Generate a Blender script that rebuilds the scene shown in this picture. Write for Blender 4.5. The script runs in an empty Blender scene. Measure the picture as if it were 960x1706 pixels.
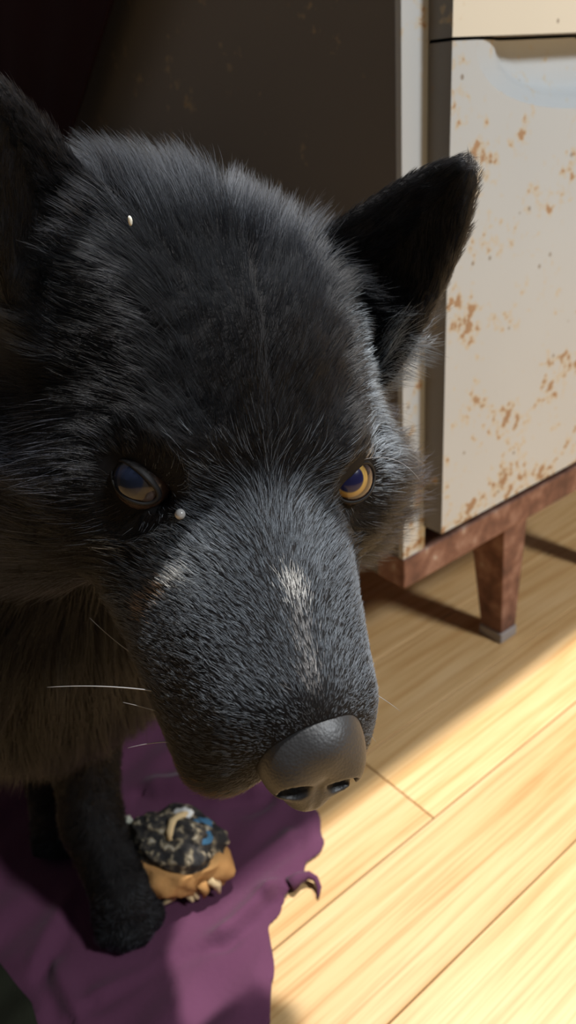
import bpy, bmesh, math, random
import numpy as np
from mathutils import Matrix, Vector
from mathutils.kdtree import KDTree

FUR = True
sc = bpy.context.scene
COL = sc.collection
rng = np.random.default_rng(7)
random.seed(7)

# ------------------------------------------------------------------ camera
CAM = np.array([0.0, 0.0, 0.52])
RIGHT = np.array([0.9965655, -0.0388761, -0.07311531])
UP = np.array([0.08280821, 0.46785916, 0.87991511])
FWD = np.array([0.0, 0.88294759, -0.46947156])
cd = bpy.data.cameras.new('camera')
cam = bpy.data.objects.new('camera', cd)
COL.objects.link(cam)
cd.sensor_fit = 'VERTICAL'
cd.sensor_height = 24.0
cd.lens = 24.0 * 1300 / 1706
cd.clip_start = 0.01
cd.dof.use_dof = True
cd.dof.focus_distance = 0.262
cd.dof.aperture_fstop = 9.0
cam.matrix_world = Matrix(((RIGHT[0], UP[0], -FWD[0], CAM[0]), (RIGHT[1], UP[1], -FWD[1], CAM[1]),
                           (RIGHT[2], UP[2], -FWD[2], CAM[2]), (0, 0, 0, 1)))
sc.camera = cam

# ------------------------------------------------------------------ light
# desk axes: A runs along the desk front, N runs away from it (depth)
ANG = math.radians(36.75)
A = np.array([math.cos(ANG), math.sin(ANG), 0.0])
N = np.array([-math.sin(ANG), math.cos(ANG), 0.0])


def desk(al, d, z):
    return A * al + N * d + np.array([0, 0, z])


world = bpy.data.worlds.new('world')
sc.world = world
world.use_nodes = True
world.node_tree.nodes['Background'].inputs[0].default_value = (0.80, 0.90, 1.0, 1)
world.node_tree.nodes['Background'].inputs[1].default_value = 0.07


def lamp(name, kind, loc, target, energy, color, size):
    ld = bpy.data.lights.new(name, kind)
    ld.energy = energy
    ld.color = color
    if kind == 'AREA':
        ld.shape = 'DISK'
        ld.size = size
    else:
        ld.shadow_soft_size = size
    o = bpy.data.objects.new(name, ld)
    COL.objects.link(o)
    o.location = loc
    o.rotation_euler = (Vector(target) - Vector(loc)).to_track_quat('-Z', 'Y').to_euler()
    return o


lamp('ceiling_lamp_light', 'POINT', desk(0.98, 0.4185, 2.7), (0.1, 0.4, 0), 505, (1.0, 0.985, 0.95), 0.028)
lamp('window_light', 'AREA', desk(0.93, -1.15, 1.75), desk(0.6, 0.39, 0.25), 34, (0.93, 0.97, 1.0), 0.35)

sc.view_settings.view_transform = 'Standard'
sc.view_settings.look = 'None'
sc.view_settings.gamma = 1.0
sc.view_settings.use_curve_mapping = False
sc.view_settings.exposure = 0.0


# ------------------------------------------------------------------ helpers
def tag(o, label=None, cat=None, group=None, kind=None):
    if label: o['label'] = label
    if cat: o['category'] = cat
    if group: o['group'] = group
    if kind: o['kind'] = kind
    return o


def link(o, parent=None):
    COL.objects.link(o)
    if parent is not None:
        o.parent = parent
    return o


def empty(name, loc=(0, 0, 0)):
    o = bpy.data.objects.new(name, None)
    o.empty_display_size = 0.02
    o.location = loc
    COL.objects.link(o)
    return o


def mesh_obj(name, verts, faces, mat, parent=None, smooth=False):
    me = bpy.data.meshes.new(name)
    me.from_pydata([tuple(map(float, v)) for v in verts], [], [tuple(map(int, f)) for f in faces])
    me.update()
    if mat: me.materials.append(mat)
    if smooth:
        me.polygons.foreach_set('use_smooth', [True] * len(me.polygons))
    return link(bpy.data.objects.new(name, me), parent)


def bm_obj(name, bm, mat, parent=None, smooth=False):
    bmesh.ops.recalc_face_normals(bm, faces=bm.faces)
    me = bpy.data.meshes.new(name)
    bm.to_mesh(me)
    bm.free()
    if mat: me.materials.append(mat)
    if smooth:
        me.polygons.foreach_set('use_smooth', [True] * len(me.polygons))
    return link(bpy.data.objects.new(name, me), parent)


def hexa(bm, c8):
    """c8: 4 bottom + 4 top corners in the same winding"""
    v = [bm.verts.new(tuple(map(float, c))) for c in c8]
    for f in ((0, 3, 2, 1), (4, 5, 6, 7), (0, 1, 5, 4), (1, 2, 6, 5), (2, 3, 7, 6), (3, 0, 4, 7)):
        bm.faces.new([v[i] for i in f])


def desk_box(bm, a0, a1, d0, d1, z0, z1):
    hexa(bm, [desk(a0, d0, z0), desk(a1, d0, z0), desk(a1, d1, z0), desk(a0, d1, z0),
              desk(a0, d0, z1), desk(a1, d0, z1), desk(a1, d1, z1), desk(a0, d1, z1)])


def bevel(bm, w, seg=2):
    bmesh.ops.recalc_face_normals(bm, faces=bm.faces)
    bmesh.ops.bevel(bm, geom=list(bm.edges), offset=w, segments=seg, affect='EDGES', profile=0.5)


def new_mat(name):
    m = bpy.data.materials.new(name)
    m.use_nodes = True
    nt = m.node_tree
    return m, nt, nt.nodes['Principled BSDF']


def node(nt, t, **kw):
    n = nt.nodes.new(t)
    for k, v in kw.items():
        if k.startswith('i_'):
            n.inputs[int(k[2:])].default_value = v
        else:
            setattr(n, k, v)
    return n


def ramp(nt, stops, interp='LINEAR'):
    r = nt.nodes.new('ShaderNodeValToRGB')
    r.color_ramp.interpolation = interp
    el = r.color_ramp.elements
    while len(el) < len(stops): el.new(0.5)
    for e, (p, c) in zip(el, stops):
        e.position = p
        e.color = (c[0], c[1], c[2], 1) if not isinstance(c, (int, float)) else (c, c, c, 1)
    return r


def mixc(nt, fac, a, b, mode='MIX'):
    m = nt.nodes.new('ShaderNodeMix')
    m.data_type = 'RGBA'
    m.blend_type = mode
    L = nt.links.new
    for i, v in ((0, fac), (6, a), (7, b)):
        if hasattr(v, 'links') or hasattr(v, 'is_output'):
            L(v, m.inputs[i])
        elif isinstance(v, (int, float)):
            m.inputs[i].default_value = v
        else:
            m.inputs[i].default_value = (v[0], v[1], v[2], 1)
    return m.outputs[2]


def math_n(nt, op, a, b=0.5, clamp=False):
    m = nt.nodes.new('ShaderNodeMath')
    m.operation = op
    m.use_clamp = clamp
    for i, v in ((0, a), (1, b)):
        if isinstance(v, (int, float)):
            m.inputs[i].default_value = v
        else:
            nt.links.new(v, m.inputs[i])
    return m.outputs[0]


def bump(nt, bsdf, h, strength=0.3, dist=0.002):
    b = nt.nodes.new('ShaderNodeBump')
    b.inputs['Strength'].default_value = strength
    b.inputs['Distance'].default_value = dist
    nt.links.new(h, b.inputs['Height'])
    nt.links.new(b.outputs[0], bsdf.inputs['Normal'])


def desk_coords(nt, rot=-ANG, scale=(1, 1, 1), loc=(0, 0, 0)):
    """world position turned into desk axes (along, depth, height)"""
    g = nt.nodes.new('ShaderNodeNewGeometry')
    m1 = node(nt, 'ShaderNodeVectorRotate', rotation_type='Z_AXIS')
    m1.inputs['Angle'].default_value = rot
    nt.links.new(g.outputs['Position'], m1.inputs['Vector'])
    m2 = nt.nodes.new('ShaderNodeMapping')
    m2.inputs['Scale'].default_value = scale
    m2.inputs['Location'].default_value = loc
    nt.links.new(m1.outputs[0], m2.inputs[0])
    return m2.outputs[0]


def plain_mat(name, col, rough=0.6, spec=0.5, metal=0.0):
    m, nt, b = new_mat(name)
    b.inputs['Base Color'].default_value = (*col, 1)
    b.inputs['Roughness'].default_value = rough
    b.inputs['Specular IOR Level'].default_value = spec
    b.inputs['Metallic'].default_value = metal
    return m


# ------------------------------------------------------------------ materials
def wood_mat():
    m, nt, b = new_mat('oak_plank')
    L = nt.links.new
    oi = nt.nodes.new('ShaderNodeObjectInfo')
    co = desk_coords(nt)
    off = node(nt, 'ShaderNodeVectorMath', operation='MULTIPLY_ADD')
    cx = nt.nodes.new('ShaderNodeCombineXYZ')
    L(oi.outputs['Random'], cx.inputs[0]); L(oi.outputs['Random'], cx.inputs[1])
    L(cx.outputs[0], off.inputs[0])
    off.inputs[1].default_value = (7.3, 3.1, 0)
    L(co, off.inputs[2])
    mp = nt.nodes.new('ShaderNodeMapping')
    mp.inputs['Scale'].default_value = (2.2, 24, 1)
    L(off.outputs[0], mp.inputs[0])
    n1 = node(nt, 'ShaderNodeTexNoise')
    n1.inputs['Scale'].default_value = 1.6; n1.inputs['Detail'].default_value = 6; n1.inputs['Distortion'].default_value = 1.1
    L(mp.outputs[0], n1.inputs['Vector'])
    mp2 = nt.nodes.new('ShaderNodeMapping')
    mp2.inputs['Scale'].default_value = (9, 420, 1)
    L(off.outputs[0], mp2.inputs[0])
    n2 = node(nt, 'ShaderNodeTexNoise')
    n2.inputs['Scale'].default_value = 1.0; n2.inputs['Detail'].default_value = 3
    L(mp2.outputs[0], n2.inputs['Vector'])
    mp3 = nt.nodes.new('ShaderNodeMapping')
    mp3.inputs['Scale'].default_value = (1.6, 15, 1)
    L(off.outputs[0], mp3.inputs[0])
    wv = node(nt, 'ShaderNodeTexWave', wave_type='BANDS', bands_direction='Y')
    wv.inputs['Scale'].default_value = 1.1; wv.inputs['Distortion'].default_value = 7.0
    wv.inputs['Detail'].default_value = 2.5; wv.inputs['Detail Scale'].default_value = 0.8
    L(mp3.outputs[0], wv.inputs['Vector'])
    r1 = ramp(nt, [(0.30, (0.60, 0.37, 0.155)), (0.55, (0.69, 0.46, 0.225)), (0.8, (0.74, 0.52, 0.285))])
    L(n1.outputs[0], r1.inputs[0])
    g1 = ramp(nt, [(0.0, 0.0), (0.10, 0.5), (0.28, 1.0)])
    L(wv.outputs[0], g1.inputs[0])
    c = mixc(nt, 1.0, r1.outputs[0], mixc(nt, g1.outputs[0], (0.90, 0.84, 0.77), (1, 1, 1)), 'MULTIPLY')
    g2 = ramp(nt, [(0.36, 0.0), (0.52, 1.0)])
    L(n2.outputs[0], g2.inputs[0])
    c = mixc(nt, 1.0, c, mixc(nt, g2.outputs[0], (0.86, 0.80, 0.72), (1, 1, 1)), 'MULTIPLY')
    vr = ramp(nt, [(0.0, (0.90, 0.88, 0.85)), (1.0, (1.04, 1.03, 1.02))])
    L(oi.outputs['Random'], vr.inputs[0])
    c = mixc(nt, 1.0, c, vr.outputs[0], 'MULTIPLY')
    L(c, b.inputs['Base Color'])
    b.inputs['Roughness'].default_value = 0.42
    b.inputs['Specular IOR Level'].default_value = 0.35
    bump(nt, b, n2.outputs[0], 0.05, 0.0006)
    return m


def paint_mat(name, base, rust_amt=1.0, rust_low=0.0):
    """old enamel on sheet steel with rust blooms; rust_low adds more rust towards the bottom rail"""
    m, nt, b = new_mat(name)
    L = nt.links.new
    co = desk_coords(nt)
    # where rust clusters
    nc = node(nt, 'ShaderNodeTexNoise')
    nc.inputs['Scale'].default_value = 26; nc.inputs['Detail'].default_value = 2
    L(co, nc.inputs['Vector'])
    ns = node(nt, 'ShaderNodeTexNoise')
    ns.inputs['Scale'].default_value = 120; ns.inputs['Detail'].default_value = 3; ns.inputs['Roughness'].default_value = 0.55
    L(co, ns.inputs['Vector'])
    sp = nt.nodes.new('ShaderNodeSeparateXYZ')
    L(co, sp.inputs[0])
    low = nt.nodes.new('ShaderNodeMapRange')
    low.inputs[1].default_value = 0.33; low.inputs[2].default_value = 0.19
    low.inputs[3].default_value = 0.0; low.inputs[4].default_value = rust_low
    L(sp.outputs[2], low.inputs[0])
    s = math_n(nt, 'ADD', math_n(nt, 'MULTIPLY', nc.outputs[0], 0.75), math_n(nt, 'MULTIPLY', ns.outputs[0], 0.75))
    s = math_n(nt, 'ADD', s, low.outputs[0])
    t0 = 0.965 - 0.05 * rust_amt
    rr = ramp(nt, [(0.0, 0.0), (1.0, 1.0)])
    mr = nt.nodes.new('ShaderNodeMapRange')
    mr.inputs[1].default_value = t0; mr.inputs[2].default_value = t0 + 0.05
    L(s, mr.inputs[0])
    halo = nt.nodes.new('ShaderNodeMapRange')
    halo.inputs[1].default_value = t0 - 0.09; halo.inputs[2].default_value = t0 + 0.02
    L(s, halo.inputs[0])
    # dark pin specks
    vo = node(nt, 'ShaderNodeTexVoronoi', feature='F1')
    vo.inputs['Scale'].default_value = 62
    L(co, vo.inputs['Vector'])
    pk = nt.nodes.new('ShaderNodeMapRange')
    pk.inputs[1].default_value = 0.13; pk.inputs[2].default_value = 0.08
    L(vo.outputs['Distance'], pk.inputs[0])
    vs = nt.nodes.new('ShaderNodeSeparateColor')
    L(vo.outputs['Color'], vs.inputs[0])
    sel = math_n(nt, 'GREATER_THAN', vs.outputs[0], 0.60)
    speck = math_n(nt, 'MULTIPLY', math_n(nt, 'MULTIPLY', pk.outputs[0], sel), 0.75)
    nv = node(nt, 'ShaderNodeTexNoise')
    nv.inputs['Scale'].default_value = 6
    L(co, nv.inputs['Vector'])
    c = mixc(nt, nv.outputs[0], tuple(x * 0.9 for x in base), tuple(min(1, x * 1.08) for x in base))
    c = mixc(nt, math_n(nt, 'MULTIPLY', halo.outputs[0], 0.55), c, (0.55, 0.42, 0.22))
    c = mixc(nt, speck, c, (0.20, 0.15, 0.10))
    rust = mixc(nt, ns.outputs[0], (0.13, 0.045, 0.015), (0.42, 0.22, 0.09))
    c = mixc(nt, math_n(nt, 'MULTIPLY', mr.outputs[0], 0.78), c, rust)
    L(c, b.inputs['Base Color'])
    ro = nt.nodes.new('ShaderNodeMapRange')
    ro.inputs[3].default_value = 0.42; ro.inputs[4].default_value = 0.85
    L(mr.outputs[0], ro.inputs[0])
    L(ro.outputs[0], b.inputs['Roughness'])
    bump(nt, b, s, 0.12, 0.001)
    return m


def rust_mat():
    m, nt, b = new_mat('rusted_brown_steel')
    L = nt.links.new
    co = desk_coords(nt)
    n1 = node(nt, 'ShaderNodeTexNoise')
    n1.inputs['Scale'].default_value = 55; n1.inputs['Detail'].default_value = 5
    L(co, n1.inputs['Vector'])
    r = ramp(nt, [(0.3, (0.10, 0.045, 0.032)), (0.52, (0.20, 0.095, 0.065)), (0.66, (0.30, 0.17, 0.125)), (0.76, (0.5, 0.45, 0.38))])
    L(n1.outputs[0], r.inputs[0])
    L(r.outputs[0], b.inputs['Base Color'])
    b.inputs['Roughness'].default_value = 0.75
    bump(nt, b, n1.outputs[0], 0.3, 0.001)
    return m


def fabric_mat(name, c0, c1, scale=260, sheen=0.4):
    m, nt, b = new_mat(name)
    L = nt.links.new
    tc = nt.nodes.new('ShaderNodeNewGeometry')
    n1 = node(nt, 'ShaderNodeTexNoise')
    n1.inputs['Scale'].default_value = scale; n1.inputs['Detail'].default_value = 4
    L(tc.outputs['Position'], n1.inputs['Vector'])
    n2 = node(nt, 'ShaderNodeTexNoise')
    n2.inputs['Scale'].default_value = 22
    L(tc.outputs['Position'], n2.inputs['Vector'])
    c = mixc(nt, n2.outputs[0], c0, c1)
    L(c, b.inputs['Base Color'])
    b.inputs['Roughness'].default_value = 0.95
    b.inputs['Specular IOR Level'].default_value = 0.1
    b.inputs['Sheen Weight'].default_value = sheen
    b.inputs['Sheen Roughness'].default_value = 0.5
    bump(nt, b, n1.outputs[0], 0.35, 0.0012)
    return m


M_WOOD = wood_mat()
M_GAP = plain_mat('plank_joint_filler', (0.16, 0.09, 0.045), 0.9)
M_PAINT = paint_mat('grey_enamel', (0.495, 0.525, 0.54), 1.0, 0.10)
M_PAINT_SHADE = paint_mat('grey_enamel_with_shade', (0.165, 0.15, 0.13), -0.6)  # the desk's grey paint with the shade of its side faces put into the colour
M_CREAM = paint_mat('cream_enamel', (0.74, 0.695, 0.58), -2.0)
M_RUST = rust_mat()
M_DARK = plain_mat('dark_inner_steel', (0.05, 0.045, 0.04), 0.7)
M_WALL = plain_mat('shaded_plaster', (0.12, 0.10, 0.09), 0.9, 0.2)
M_PURPLE = fabric_mat('plum_fleece', (0.085, 0.028, 0.058), (0.120, 0.043, 0.084), 260, 0.12)
M_MAROON = fabric_mat('dark_maroon_sheet', (0.016, 0.007, 0.010), (0.022, 0.010, 0.014), 260, 0.0)
M_OLIVE = fabric_mat('dark_olive_cloth', (0.014, 0.016, 0.010), (0.024, 0.025, 0.016), 260, 0.0)

# ------------------------------------------------------------------ floor
PW = 0.0868
SEAM = 0.2905
bm = bmesh.new()
desk_box(bm, -1.6, 2.6, -1.6, 1.15, -0.05, -0.003)
floor = tag(bm_obj('floor', bm, M_GAP), 'pale oak plank floor', None, None, 'structure')
gap = 0.00045
prng = random.Random(3)
for i in range(-21, 10):
    d0 = SEAM + i * PW
    d1 = d0 + PW
    if i == 0:
        cuts = [-1.6, -0.58, 0.3375, 1.25, 2.6]
    else:
        s = prng.uniform(0.75, 1.15)
        if i in (-1, -3): s = 1.45
        if i == -2: s = 1.36
        if i in (1, 2, 3, 4): s = 1.62 + 0.06 * i
        cuts = [-1.6]
        x = -1.6 + s
        while x < 2.5:
            cuts.append(x)
            x += 0.95
        cuts.append(2.6)
    for a0, a1 in zip(cuts[:-1], cuts[1:]):
        bm = bmesh.new()
        desk_box(bm, a0 + gap, a1 - gap, d0 + gap, d1 - gap, -0.012, 0.0)
        bmesh.ops.recalc_face_normals(bm, faces=bm.faces)
        top = [e for e in bm.edges if all(v.co.z > -0.001 for v in e.verts)]
        bmesh.ops.bevel(bm, geom=top, offset=0.0007, segments=1, affect='EDGES')
        bm_obj('plank', bm, M_WOOD, floor)

# ------------------------------------------------------------------ walls
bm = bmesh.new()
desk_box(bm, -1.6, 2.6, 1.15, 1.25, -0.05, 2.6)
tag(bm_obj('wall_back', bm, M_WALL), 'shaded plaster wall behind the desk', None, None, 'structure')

# ------------------------------------------------------------------ desk
desk_root = empty('metal_desk', tuple(desk(0.6, 0.6, 0)))
tag(desk_root, 'old grey steel desk with rust-spotted drawers and rusty brown legs', 'desk')
bpy.context.view_layer.update()


def dpart(name, bm, mat, smooth=False, parent=None):
    o = bm_obj(name, bm, mat, None, smooth)
    p = parent or desk_root
    o.parent = p
    o.matrix_parent_inverse = Matrix.Translation(-Vector(desk(0.6, 0.6, 0)))
    return o


AL, AR = 0.412, 0.790          # pedestal ends
FR, BK = 0.395, 0.93           # frame front and pedestal back
DF = 0.3735                    # drawer fronts
D0, D1 = 0.436, 0.766          # drawer ends
# shell: two sides and a back with real thickness
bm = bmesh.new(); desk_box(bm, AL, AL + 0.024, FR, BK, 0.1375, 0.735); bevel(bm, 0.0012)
dpart('side_panel', bm, M_PAINT_SHADE)
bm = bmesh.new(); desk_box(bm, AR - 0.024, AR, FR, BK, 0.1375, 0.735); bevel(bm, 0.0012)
dpart('side_panel', bm, M_PAINT_SHADE)
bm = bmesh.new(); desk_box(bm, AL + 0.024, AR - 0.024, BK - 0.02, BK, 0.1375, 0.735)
dpart('back_panel', bm, M_PAINT_SHADE)
# front frame strips (painted like the drawers)
for a0, a1 in ((AL - 0.0005, AL + 0.026), (AR - 0.026, AR + 0.0005)):
    bm = bmesh.new(); desk_box(bm, a0, a1, FR - 0.0015, FR + 0.004, 0.15, 0.735); bevel(bm, 0.0006)
    dpart('front_frame', bm, M_PAINT)
bm = bmesh.new(); desk_box(bm, AL - 0.001, AR + 0.001, FR - 0.003, FR + 0.03, 0.1375, 0.1665); bevel(bm, 0.0015)
dpart('bottom_rail', bm, M_RUST)
bm = bmesh.new(); desk_box(bm, AL + 0.026, AR - 0.026, FR + 0.03, BK - 0.02, 0.150, 0.156)
dpart('bottom_plate', bm, M_RUST)


# drawer front with a scooped grip cut in its top edge
def drawer_front(z0, z1, notch, mat):
    cx, hw, hh = 0.600, 0.1405, 0.047
    n = 40
    pts = [(D0, z0), (D1, z0), (D1, z1)]
    if notch:
        arc = [(cx + hw * math.cos(math.pi * k / n) , z1 - hh * abs(math.sin(math.pi * k / n)) ** 0.8) for k in range(n + 1)]
        pts += arc
    pts += [(D0, z1)]
    bm = bmesh.new()
    fr = [bm.verts.new(tuple(desk(a, DF, z))) for a, z in pts]
    bk = [bm.verts.new(tuple(desk(a, FR - 0.002, z))) for a, z in pts]
    bm.faces.new(fr); bm.faces.new(bk[::-1])
    m = len(pts)
    for i in range(m):
        if notch and 3 <= i < 3 + n:
            continue
        j = (i + 1) % m
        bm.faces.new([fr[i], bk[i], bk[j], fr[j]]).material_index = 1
    scoop = None
    if notch:
        sb = bmesh.new()
        rings = []
        prof = [(1.0, 0.0), (0.992, 0.0004), (0.86, 0.0050), (0.79, 0.0090), (0.75, 0.0130), (0.70, 0.0165), (0.60, 0.0188), (0.02, 0.0195)]
        for s, dep in prof:
            rings.append([sb.verts.new(tuple(desk(cx + hw * s * math.cos(math.pi * k / n), DF + dep,
                                                   z1 - hh * s * abs(math.sin(math.pi * k / n)) ** 0.8))) for k in range(n + 1)])
        for r0, r1 in zip(rings[:-1], rings[1:]):
            for k in range(n):
                sb.faces.new([r0[k], r0[k + 1], r1[k + 1], r1[k]])
        scoop = sb
    o = dpart('drawer', bm, mat)
    o.data.materials.append(M_PAINT_SHADE)  # drawer edge faces take the grey with shade painted in
    if scoop is not None:
        s = bm_obj('handle_scoop', scoop, mat, None, True)
        s.parent = o
    return o


dr1 = drawer_front(0.1895, 0.5425, True, M_PAINT)
dr1['label'] = 'rust-spotted grey lower drawer with scooped grip'
dr2 = drawer_front(0.5445, 0.715, False, M_CREAM)
dr2['label'] = 'cream upper drawer'
bm = bmesh.new(); desk_box(bm, D0 + 0.002, D1 - 0.002, FR, FR + 0.42, 0.19, 0.54)
dpart('drawer_box', bm, M_DARK)
bm = bmesh.new(); desk_box(bm, D0 + 0.002, D1 - 0.002, FR, FR + 0.42, 0.545, 0.71)
dpart('drawer_box', bm, M_DARK)
# top
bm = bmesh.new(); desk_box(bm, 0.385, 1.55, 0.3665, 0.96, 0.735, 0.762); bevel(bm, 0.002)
dpart('desk_top', bm, M_PAINT_SHADE)


def leg(al, d, w=0.036, dd=0.044, wb=0.0235, db=0.027, zt=0.1375, sa=1, sd=1):
    """tapered steel leg; (al, d) is its front-left foot corner"""
    bm = bmesh.new()
    t0, f0 = (al - 0.0035, d + 0.002), (al, d)
    zb = 0.012
    hexa(bm, [desk(f0[0], f0[1], zb), desk(f0[0] + wb, f0[1], zb), desk(f0[0] + wb, f0[1] + db, zb), desk(f0[0], f0[1] + db, zb),
              desk(t0[0], t0[1], zt), desk(t0[0] + w, t0[1], zt), desk(t0[0] + w, t0[1] + dd, zt), desk(t0[0], t0[1] + dd, zt)])
    bevel(bm, 0.0015)
    lg = dpart('leg', bm, M_RUST)
    bm = bmesh.new()
    desk_box(bm, f0[0] - 0.0012, f0[0] + wb + 0.0012, f0[1] - 0.0012, f0[1] + db + 0.0012, 0, zb)
    bevel(bm, 0.0015)
    ft = bm_obj('foot_cap', bm, M_FOOT)
    ft.parent = lg
    return lg


M_FOOT = plain_mat('worn_grey_foot', (0.33, 0.30, 0.29), 0.6)
leg(0.5555, 0.3925)
leg(0.745, 0.3925)
leg(0.5555, 0.86)
leg(0.745, 0.86)
leg(1.50, 0.40, zt=0.735)
leg(1.50, 0.90, zt=0.735)

# ------------------------------------------------------------------ thin dark maroon sheet with a slanted edge (upper left)
def dark_sheet():
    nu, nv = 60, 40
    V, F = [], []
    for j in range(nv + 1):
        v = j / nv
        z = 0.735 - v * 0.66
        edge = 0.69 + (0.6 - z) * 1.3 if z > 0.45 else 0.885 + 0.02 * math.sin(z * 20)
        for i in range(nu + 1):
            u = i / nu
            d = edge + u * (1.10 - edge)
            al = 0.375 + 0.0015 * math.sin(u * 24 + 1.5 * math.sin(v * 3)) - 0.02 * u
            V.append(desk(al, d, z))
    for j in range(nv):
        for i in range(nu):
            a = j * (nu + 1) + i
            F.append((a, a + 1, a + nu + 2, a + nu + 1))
    o = mesh_obj('dark_sheet', V, F, M_MAROON, None, True)
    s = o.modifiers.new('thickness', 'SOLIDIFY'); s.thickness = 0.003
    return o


tag(dark_sheet(), 'dark maroon sheet hanging against the desk side', 'cloth')

# ------------------------------------------------------------------ purple cloth on the floor
FLOORQ = None


def seg_dist(P, a, b):
    a = np.array(a); b = np.array(b)
    t = np.clip(((P - a) @ (b - a)) / ((b - a) @ (b - a)), 0, 1)
    return np.linalg.norm(P - (a + t[:, None] * (b - a)), axis=1), t


def pix_floor(u, v, z=0.0):
    d = (u - 480) / 1300 * RIGHT - (v - 853) / 1300 * UP + FWD
    t = (z - CAM[2]) / d[2]
    return (CAM + t * d)[:2]


def poly_dist(P, poly):
    """signed distance to polygon (negative inside)"""
    n = len(poly)
    dmin = np.full(len(P), 1e9)
    inside = np.zeros(len(P), bool)
    for i in range(n):
        a, b = poly[i], poly[(i + 1) % n]
        d, _ = seg_dist(P, a, b)
        dmin = np.minimum(dmin, d)
        c = ((a[1] > P[:, 1]) != (b[1] > P[:, 1])) & (P[:, 0] < (b[0] - a[0]) * (P[:, 1] - a[1]) / (b[1] - a[1] + 1e-12) + a[0])
        inside ^= c
    return np.where(inside, -dmin, dmin)


CLOTH = [(0.0060, 0.4300), (0.0095, 0.4180), (-0.0060, 0.4000), (-0.0120, 0.3880), (-0.0290, 0.3680), (-0.0385, 0.3520),
         (-0.0350, 0.3280), (-0.0375, 0.3000), (-0.0400, 0.2600), (-0.0700, 0.2350), (-0.1300, 0.2420), (-0.1830, 0.2800),
         (-0.1950, 0.3050), (-0.2300, 0.3400), (-0.3000, 0.4200), (-0.3000, 0.5600), (-0.1700, 0.5900), (-0.0500, 0.5200),
         (0.0000, 0.4600)]


def cloth_height(P):
    x, y = P[:, 0], P[:, 1]
    h = 0.006 + 0.0022 * np.sin(x * 61 + 3 * np.sin(y * 23)) * np.sin(y * 47 + 1) + 0.0016 * np.sin(x * 131 - y * 97)
    # main fold: a raised ridge with a hollow in front of it
    folds = [(((-0.008, 0.380), (-0.036, 0.374)), 0.007, 0.008), (((-0.036, 0.374), (-0.070, 0.345)), 0.008, 0.008),
             (((-0.070, 0.345), (-0.110, 0.338)), 0.007, 0.008), (((-0.110, 0.338), (-0.150, 0.312)), 0.009, 0.008),
             (((-0.185, 0.385), (-0.195, 0.338)), 0.008, 0.010), (((-0.02, 0.42), (-0.06, 0.395)), 0.006, 0.009),
             (((-0.17, 0.305), (-0.185, 0.33)), 0.010, 0.009), (((-0.05, 0.47), (-0.13, 0.48)), 0.014, 0.014)]
    for (a, b), amp, w in folds:
        d, t = seg_dist(P, a, b)
        a_, b_ = np.array(a), np.array(b)
        dirv = (b_ - a_) / np.linalg.norm(b_ - a_)
        side = (P - a_) @ np.array([-dirv[1], dirv[0]])
        h = h + amp * np.exp(-(d / w) ** 2) * (1.0 - 0.9 * np.tanh(side / w * 1.6)) * 0.8
        h = h - 0.5 * amp * np.exp(-(((d - 0.9 * w) / (0.6 * w)) ** 2)) * (side > 0)
    for c, r in (((-0.137, 0.360), 0.050), ((-0.203, 0.440), 0.050), ((-0.106, 0.408), 0.055), ((-0.155, 0.425), 0.03)):
        w = np.clip(1.6 - np.linalg.norm(P - np.array(c), axis=1) / r, 0, 1)
        h = h * (1 - w) + 0.0022 * w
    return np.maximum(h, 0.0018)


def floor_cloth(name, poly, hfun, mat, step=0.0028, wobble=0.0025, flat_edge=True):
    poly = [np.array(p) for p in poly]
    # rounded outline
    lo = np.min(poly, 0) - step; hi = np.max(poly, 0) + step
    xs = np.arange(lo[0], hi[0], step); ys = np.arange(lo[1], hi[1], step)
    X, Y = np.meshgrid(xs, ys, indexing='ij')
    P = np.stack([X.ravel(), Y.ravel()], 1)
    wob = wobble * np.sin(P[:, 0] * 170) * np.sin(P[:, 1] * 150 + 1)
    D = poly_dist(P, poly) + wob
    ok = (D < step * 0.6).reshape(X.shape)
    # snap the border vertices onto the outline for a clean edge
    eps = 1e-4
    g = np.stack([(poly_dist(P + [eps, 0], poly) - poly_dist(P - [eps, 0], poly)) / (2 * eps),
                  (poly_dist(P + [0, eps], poly) - poly_dist(P - [0, eps], poly)) / (2 * eps)], 1)
    near = np.abs(D) < step * 0.75
    P2 = np.where(near[:, None], P - g * D[:, None], P)
    Z = hfun(P2)
    edge = np.clip(-D / 0.008, 0, 1)
    if flat_edge:
        Z = 0.0012 + (Z - 0.0012) * (0.35 + 0.65 * edge)
    idx = np.full(X.shape, -1)
    cells = ok[:-1, :-1] & ok[1:, :-1] & ok[1:, 1:] & ok[:-1, 1:]
    used = np.zeros(X.shape, bool)
    for di in (0, 1):
        for dj in (0, 1):
            used[di:X.shape[0] - 1 + di, dj:X.shape[1] - 1 + dj] |= cells
    idx[used] = np.arange(used.sum())
    V = np.concatenate([P2, Z[:, None]], 1)[used.ravel()]
    I, J = np.nonzero(cells)
    F = np.stack([idx[I, J], idx[I + 1, J], idx[I + 1, J + 1], idx[I, J + 1]], 1)
    o = mesh_obj(name, V, F, mat, None, True)
    s = o.modifiers.new('thickness', 'SOLIDIFY'); s.thickness = 0.0012; s.offset = -1
    return o


pc = tag(floor_cloth('purple_cloth', CLOTH, cloth_height, M_PURPLE), 'crumpled purple fleece cloth on the plank floor under the dog', 'cloth')


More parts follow.
